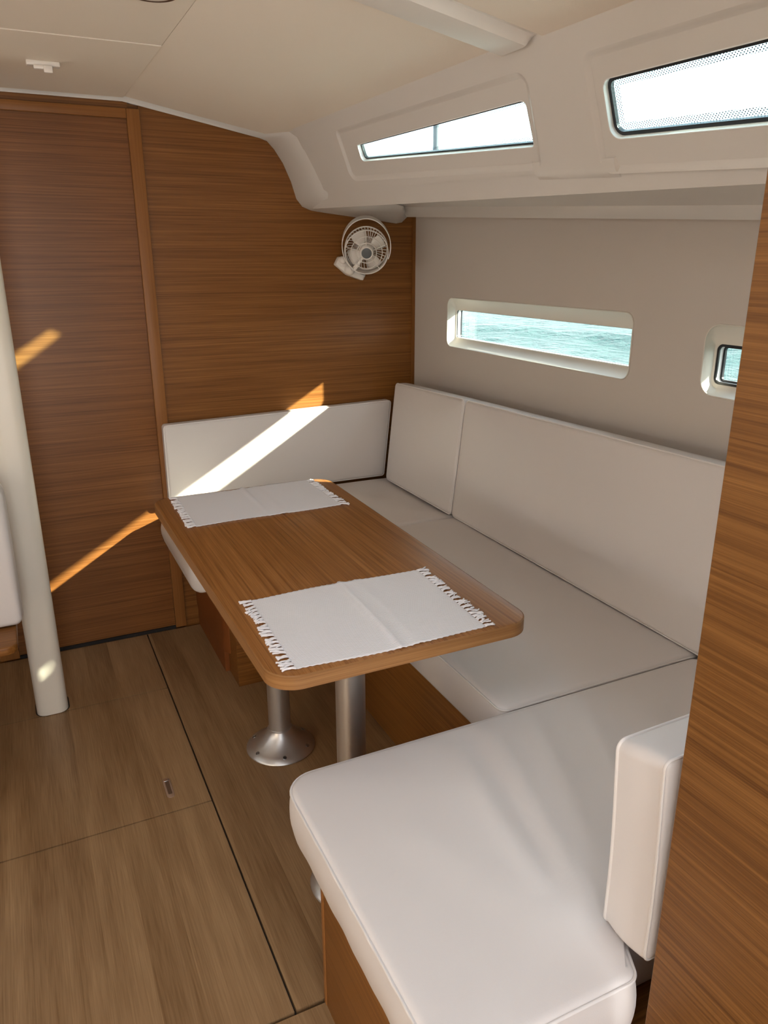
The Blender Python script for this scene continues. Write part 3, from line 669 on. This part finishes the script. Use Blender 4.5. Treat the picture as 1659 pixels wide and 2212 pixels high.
# ------------------------------------------------------------------ placemats
def placemat(label, c00, c10, c11, c01, fold, seed, y_far_clip=None):
    """corners: near-left, near-right, far-right, far-left of the cloth"""
    rnd = random.Random(seed); NX, NY = 90, 80; V = []; F = []
    c = [Vector((*q, 0)) for q in (c00, c10, c11, c01)]
    def pos(u, v):
        p = c[0].lerp(c[1], u).lerp(c[3].lerp(c[2], u), v)
        z = ZT + 0.0020
        g = math.exp(-((u - fold) / 0.016) ** 2); z += 0.0042 * g * (0.55 + 0.45 * math.cos(3 * v + seed)) + 0.0015 * math.exp(-((u - fold - .10) / .03) ** 2)
        z += 0.0006 * math.sin(u * 9 + seed) * math.sin(v * 5 + seed * 2) + 0.0006
        edge = max(0, 1 - min(v, 1 - v) / 0.02)
        sc = 0.0012 * math.sin(u * 190 + seed) * edge
        bow = 0.004 * math.sin(u * 6 + seed) * edge + (0.003 * g * edge)
        return p + Vector((0, (sc + bow) * (1 if v > .5 else -1), z))
    for j in range(NY + 1):
        for i in range(NX + 1): V.append(pos(i / NX, j / NY))
    for j in range(NY):
        for i in range(NX): a = j * (NX + 1) + i; F.append((a, a + 1, a + NX + 2, a + NX + 1))
    t = thing('placemat', label, 'placemat', tuple((c[0] + c[2]) / 2 + Vector((0, 0, ZT))), 'white placemats on the table')
    m = obj('cloth', V, F, cotton, None, smooth=True); sm = m.modifiers.new('thick', 'SOLIDIFY'); sm.thickness = 0.0018; sm.offset = -1
    world_child(m, t)
    for side in (0, 1):
        NT = 21
        for k in range(NT):
            v = (k + 0.5) / NT; p0 = pos(0.001 if side == 0 else 0.999, v); sgn = -1 if side == 0 else 1
            # lie flat on the table
            VV = []; FF = []; ang = rnd.uniform(-0.5, 0.5); Lh = rnd.uniform(0.019, 0.027)
            for q in range(4):
                da = ang + rnd.uniform(-0.22, 0.22); oy = (q - 1.5) * 0.0024; path = []
                bend = rnd.uniform(-0.35, 0.35)
                for s in range(6):
                    tt = s / 5; d = Lh * tt * rnd.uniform(0.97, 1.0)
                    path.append((p0.x + sgn * d * math.cos(da + bend * tt), p0.y + oy * (1 - .35 * math.sin(PI * tt)) + d * math.sin(da + bend * tt), ZT + 0.0016 + 0.0012 * math.sin(tt * 5 + q) ** 2 + 0.0008 * (1 - tt)))
                vv, ff = tube_vf(path, 0.0013, 5, base=len(VV), rfun=lambda x: 0.0013 + 0.0005 * x); VV += vv; FF += ff
            world_child(obj('tassel', VV, FF, yarn, None, smooth=True), t)
    return t
placemat('white ribbed fringed placemat at the far end of the table', (0.362, 1.882), (0.770, 1.892), (0.764, 2.166), (0.366, 2.164), 0.49, 3)
placemat('white ribbed fringed placemat at the near end of the table', (0.354, 1.082), (0.726, 1.075), (0.738, 1.380), (0.362, 1.386), 0.52, 5)

# ------------------------------------------------------------------ fan on the bulkhead
def fan():
    t = thing('cabin_fan', 'small white caged fan clamped to the bulkhead under the ceiling flange', 'fan', (1.19, 2.80, 1.36))
    ctr = Vector((1.236, 2.735, 1.434)); ax = Vector((-0.36, -0.86, -0.30)).normalized()
    xx = Vector((0, 0, 1)).cross(ax).normalized(); yy = ax.cross(xx)
    M = Matrix((xx, yy, ax)).transposed().to_4x4(); M.translation = ctr
    def circ(r, z, n=56, a0=0, a1=2 * PI, ox=0, oy=0): return [M @ Vector((ox + r * math.cos(a0 + (a1 - a0) * k / n), oy + r * math.sin(a0 + (a1 - a0) * k / n), z)) for k in range(n)]
    R = 0.080
    g = tubes('front_grille', [circ(R, 0.030), circ(0.058, 0.034), circ(0.037, 0.036)], 0.0016, white_pl, None, n=6, closed=True); world_child(g, t)
    sp = [[M @ Vector((r * math.cos(a), r * math.sin(a), 0.030 + 0.006 * (1 - r / R))) for r in (0.02, 0.04, 0.06, R)] for a in [math.radians(93 + 72 * k) for k in range(5)]]
    s_ = tubes('grille_spoke', sp, 0.0014, white_pl, None, n=6); world_child(s_, t)
    # shroud ring and rear cage
    rows = [circ(R, z) for z in (0.030, 0.012)] + [circ(R - .001, 0.012), circ(R - .0015, 0.030)]
    world_child(loft('front_ring', [circ(R + .001, 0.031), circ(R + .001, 0.022), circ(R - .002, 0.022), circ(R - .002, 0.031), circ(R + .001, 0.031)], white_pl, None, closed=True, angle=40), t)
    rows = []
    for (r, z, oy) in ((R + .001, 0.022, 0), (R + .003, 0.004, 0.0), (R + .001, -0.020, 0.0)): rows.append(circ(r, z, a0=math.radians(150), a1=math.radians(360), oy=oy))
    sh = loft('shroud', rows, white_pl, None); sm = sh.modifiers.new('thick', 'SOLIDIFY'); sm.thickness = 0.002; world_child(sh, t)
    slats = []
    for k in range(40):
        a = 2 * PI * k / 40; slats.append([M @ Vector((r * math.cos(a + tw), r * math.sin(a + tw), z)) for r, z, tw in ((0.022, -0.030, 0), (0.045, -0.031, .12), (0.066, -0.028, .2), (0.078, -0.018, .24))])
    world_child(tubes('rear_grille', slats, 0.0018, white_pl, None, n=5), t)
    world_child(tube('rear_ring', circ(0.079, -0.019), 0.0028, white_pl, None, n=6, closed=True), t)
    world_child(lathe('motor', [(0.026, -0.034), (0.028, -0.02), (0.027, 0.004), (0.022, 0.008)], white_pl, None, M), t)
    # blades
    for k in range(4):
        V = []; F = []; a = PI / 2 * k + 0.5
        for i in range(7):
            r = 0.022 + 0.050 * i / 6; wd = 0.42 + 0.44 * math.sin(PI * (0.25 + 0.6 * i / 6))
            for j in range(6):
                q = a + wd * (j / 5 - 0.5) * 2 * 0.62; V.append(M @ Vector((r * math.cos(q), r * math.sin(q), -0.006 + 0.020 * (j / 5 - 0.5) + 0.003 * math.sin(PI * j / 5))))
        for i in range(6):
            for j in range(5): p = i * 6 + j; F.append((p, p + 1, p + 7, p + 6))
        b = obj('blade', V, F, white_pl, None, smooth=True); sm = b.modifiers.new('thick', 'SOLIDIFY'); sm.thickness = 0.0014; world_child(b, t)
    hb = lathe('hub', [(0.0255, 0.014), (0.0265, 0.030), (0.0250, 0.038), (0.0225, 0.041), (0.019, 0.0405)], white_pl, None, M); world_child(hb, t)
    cap = lathe('hub_cap', [(0.0190, 0.036), (0.0190, 0.0416), (0.017, 0.0424), (0.004, 0.0426)], grey_pl, None, M); cap['label'] = 'dark grey round hub cap'; world_child(cap, t)
    # yoke band arching round the cage
    ya = xx.lerp(yy, 0.35).normalized()
    yoke = []
    c2 = ctr + yy * 0.014 - ax * 0.006; e_u = (xx * 0.90 + yy * 0.25 + ax * 0.06).normalized(); e_v = (yy * 0.86 + ax * (-0.42) - xx * .2).normalized()
    bw = ax * 0.9 + yy * .3
    rows = [[], [], [], [], []]
    for k in range(60):
        q = math.radians(-40 + 280 * k / 59); p = c2 + e_u * (0.091 * math.cos(q)) + e_v * (0.100 * math.sin(q)); nn_ = (e_u * math.cos(q) + e_v * math.sin(q)).normalized(); wdt = 0.008 + 0.013 * math.sin(PI * k / 59)
        for ri, (a, b) in enumerate(((1, 1), (-1, 1), (-1, -1), (1, -1), (1, 1))): rows[ri].append(p + ax * (wdt * a) + nn_ * (0.0014 * b))
    world_child(loft('yoke', rows, white_pl, None, angle=40), t)
    # clamp arm and foot on the bulkhead
    world_child(tube('clamp_arm', [M @ Vector(p) for p in ((-0.030, -0.042, 0.030), (-0.044, -0.062, 0.018), (-0.050, -0.074, -0.01), (-0.052, -0.080, -0.05), (-0.050, -0.080, -0.085))], 0.009, white_pl, None, n=10), t)
    world_child(tube('spoke_arm', [M @ Vector(p) for p in ((-0.010, -0.014, 0.028), (-0.030, -0.042, 0.030), (-0.046, -0.064, 0.026))], 0.0055, white_pl, None, n=8), t)
    bc = Vector((1.208, 0, 1.366))
    MB_ = Matrix(((math.cos(-.52), -math.sin(-.52), 0, bc.x), (0, 0, -1, 2.8478), (math.sin(-.52), math.cos(-.52), 0, bc.z), (0, 0, 0, 1)))
    world_child(slab('mounting_foot', round_poly([(-0.062, -0.017, .006), (0.0, -0.026, 0.02), (0.066, -0.012, .004), (0.066, 0.012, .004), (-0.062, 0.020, .008)]), 0.0, 0.032, white_pl, None, MB_, bev=0.006), t)
    KM = MB_ @ Matrix.Translation((-0.048, 0.010, 0.030))
    world_child(lathe('clamp_knob', [(0.014, 0), (0.0145, 0.010), (0.012, 0.019), (0.005, 0.023)], white_pl, None, KM, n=20), t)
    KM = MB_ @ Matrix.Translation((-0.005, -0.006, 0.028))
    world_child(lathe('ball_joint', [(0.020, 0), (0.021, 0.008), (0.018, 0.018), (0.010, 0.025), (0.003, 0.027)], white_pl, None, KM, n=24), t)
fan()

# ------------------------------------------------------------------ ceiling fittings
t = thing('ceiling_latch', 'small white plastic latch on the ceiling near the upper left', 'latch', (0.155, 2.42, ZC - 0.02))
world_child(slab('back_plate', rrect(0.130, 0.212, 2.405, 2.430, 0.003), ZC - 0.0150, ZC - 0.0027, white_pl, bev=0.003), t)
world_child(box('catch_block', 0.146, 0.192, 2.398, 2.414, ZC - 0.024, ZC - 0.0148, white_pl, bev=0.003), t)
world_child(box('catch_tongue', 0.170, 0.192, 2.392, 2.400, ZC - 0.033, ZC - 0.0155, white_pl, bev=0.003), t)
t = thing('ceiling_light', 'round ceiling spotlight with a bronze rim cut by the upper edge', 'light', (0.335, 1.738, ZC - 0.01))
world_child(lathe('rim', [(0.052, 0.0), (0.051, -0.007), (0.046, -0.010), (0.038, -0.009)], bronze, None, Matrix.Translation((0.335, 1.728, ZC - 0.0012)), n=40), t)
world_child(lathe('lens', [(0.037, -0.004), (0.036, -0.0105), (0.020, -0.012)], white_pl, None, Matrix.Translation((0.335, 1.728, ZC - 0.0012)), n=40), t)

# ------------------------------------------------------------------ outside: sea, stanchion, shroud
def sea():
    m, tt, b = mk('sea_water'); tc = tt.nodes.new('ShaderNodeTexCoord')
    mp = tt.nodes.new('ShaderNodeMapping'); mp.inputs['Scale'].default_value = (1.0, 1.0, 1.0); tt.links.new(tc.outputs['Object'], mp.inputs[0])
    nz = tt.nodes.new('ShaderNodeTexNoise'); nz.inputs['Scale'].default_value = 1.6; nz.inputs['Detail'].default_value = 6; nz.inputs['Roughness'].default_value = .65; tt.links.new(mp.outputs[0], nz.inputs['Vector'])
    bp = tt.nodes.new('ShaderNodeBump'); bp.inputs['Strength'].default_value = 1.0; bp.inputs['Distance'].default_value = 0.35; tt.links.new(nz.outputs['Fac'], bp.inputs['Height']); tt.links.new(bp.outputs[0], b.inputs['Normal'])
    b.inputs['Base Color'].default_value = (0.022, 0.060, 0.060, 1); b.inputs['Roughness'].default_value = 0.25; b.inputs['Specular IOR Level'].default_value = 0.10; b.inputs['IOR'].default_value = 1.2
    V = []; F = []; NX, NY = 130, 220
    for i in range(NX + 1):
        x = 1.75 + 0.08 * i + (i / NX) ** 4 * 900
        for j in range(NY + 1):
            s = (j / NY - 0.4) * 2; y = 20 * s + math.copysign(abs(s) ** 5 * 700, s)
            am = 0.07 if x < 40 else 0.0
            z = 0.30 + am * (math.sin(1.1 * x + 0.5 * y) * .5 + math.sin(2.3 * x - 0.9 * y + 1) * .35 + math.sin(0.6 * y + 3.1 * x + 2) * .3 + .3 * math.sin(4.7 * x + 2.2 * y))
            V.append((x, y, z))
    for i in range(NX):
        for j in range(NY): a = i * (NY + 1) + j; F.append((a, a + 1, a + NY + 2, a + NY + 1))
    o = obj('sea', V, F, m, None, smooth=True)
    tag(o, 'choppy teal sea seen through the hull windows', 'sea', kind='stuff')
sea()
t = thing('stanchion', 'thin grey lifeline stanchion seen through the tapered window', 'stanchion', (1.545, 3.0, 1.60))
world_child(tube('tube', [(1.545, 2.772, 1.60), (1.545, 2.775, 2.30)], 0.011, plain('stanchion_grey', (0.05, 0.05, 0.06), 0.5), None, n=10), t)
world_child(lathe('base', [(0.03, 0), (0.03, 0.02), (0.018, 0.04), (0.014, 0.05)], steel, None, Matrix.Translation((1.545, 2.772, 1.60)), n=16), t)

t = thing('sun_blocker', 'sausage-shaped white sun blocker added outside the second hull window', 'sun blocker', (1.95, 0.75, 1.44))  # added out of view to keep sun through window_2 off the table edge
FM = Matrix(((0, 0, 0, 0), (0, 0, 1, 0), (0, 1, 0, 0), (0, 0, 0, 1)))
FMx = Matrix.Rotation(-PI / 2, 4, 'X'); FMx.translation = Vector((1.95, 0.15, 1.465))
world_child(lathe('blocker_body', [(0.012, -0.03), (0.016, 0.0), (0.045, 0.02), (0.065, 0.06), (0.068, 0.1), (0.068, 0.98), (0.065, 1.02), (0.045, 1.06), (0.016, 1.08), (0.012, 1.11)], white_pl, None, FMx, n=28), t)
rope = plain('rope', (0.2, 0.2, 0.25), 0.8)
for pth in ([(1.95, 0.12, 1.465), (1.75, 0.12, 1.55), (1.6, 0.12, 1.68)], [(1.95, 1.26, 1.465), (1.75, 1.2, 1.55), (1.6, 1.15, 1.68)]):
    world_child(tube('blocker_rope', pth, 0.006, rope), t)

t = thing('sun_blocker', 'upright fender-shaped white sun blocker added outside, out of view', 'sun blocker', (1.70, 1.17, 1.9))  # unseen addition, cuts the sun beam that would strike the mast post
FMz = Matrix.Translation((1.70, 1.17, 1.86))
world_child(lathe('blocker_body', [(0.012, -0.03), (0.018, 0.0), (0.06, 0.02), (0.085, 0.06), (0.09, 0.1), (0.09, 0.36), (0.085, 0.40), (0.06, 0.44), (0.018, 0.46), (0.012, 0.49)], white_pl, None, FMz, n=28), t)
world_child(tube('blocker_rope', [(1.70, 1.17, 2.34), (1.70, 1.17, 2.6)], 0.006, rope), t)
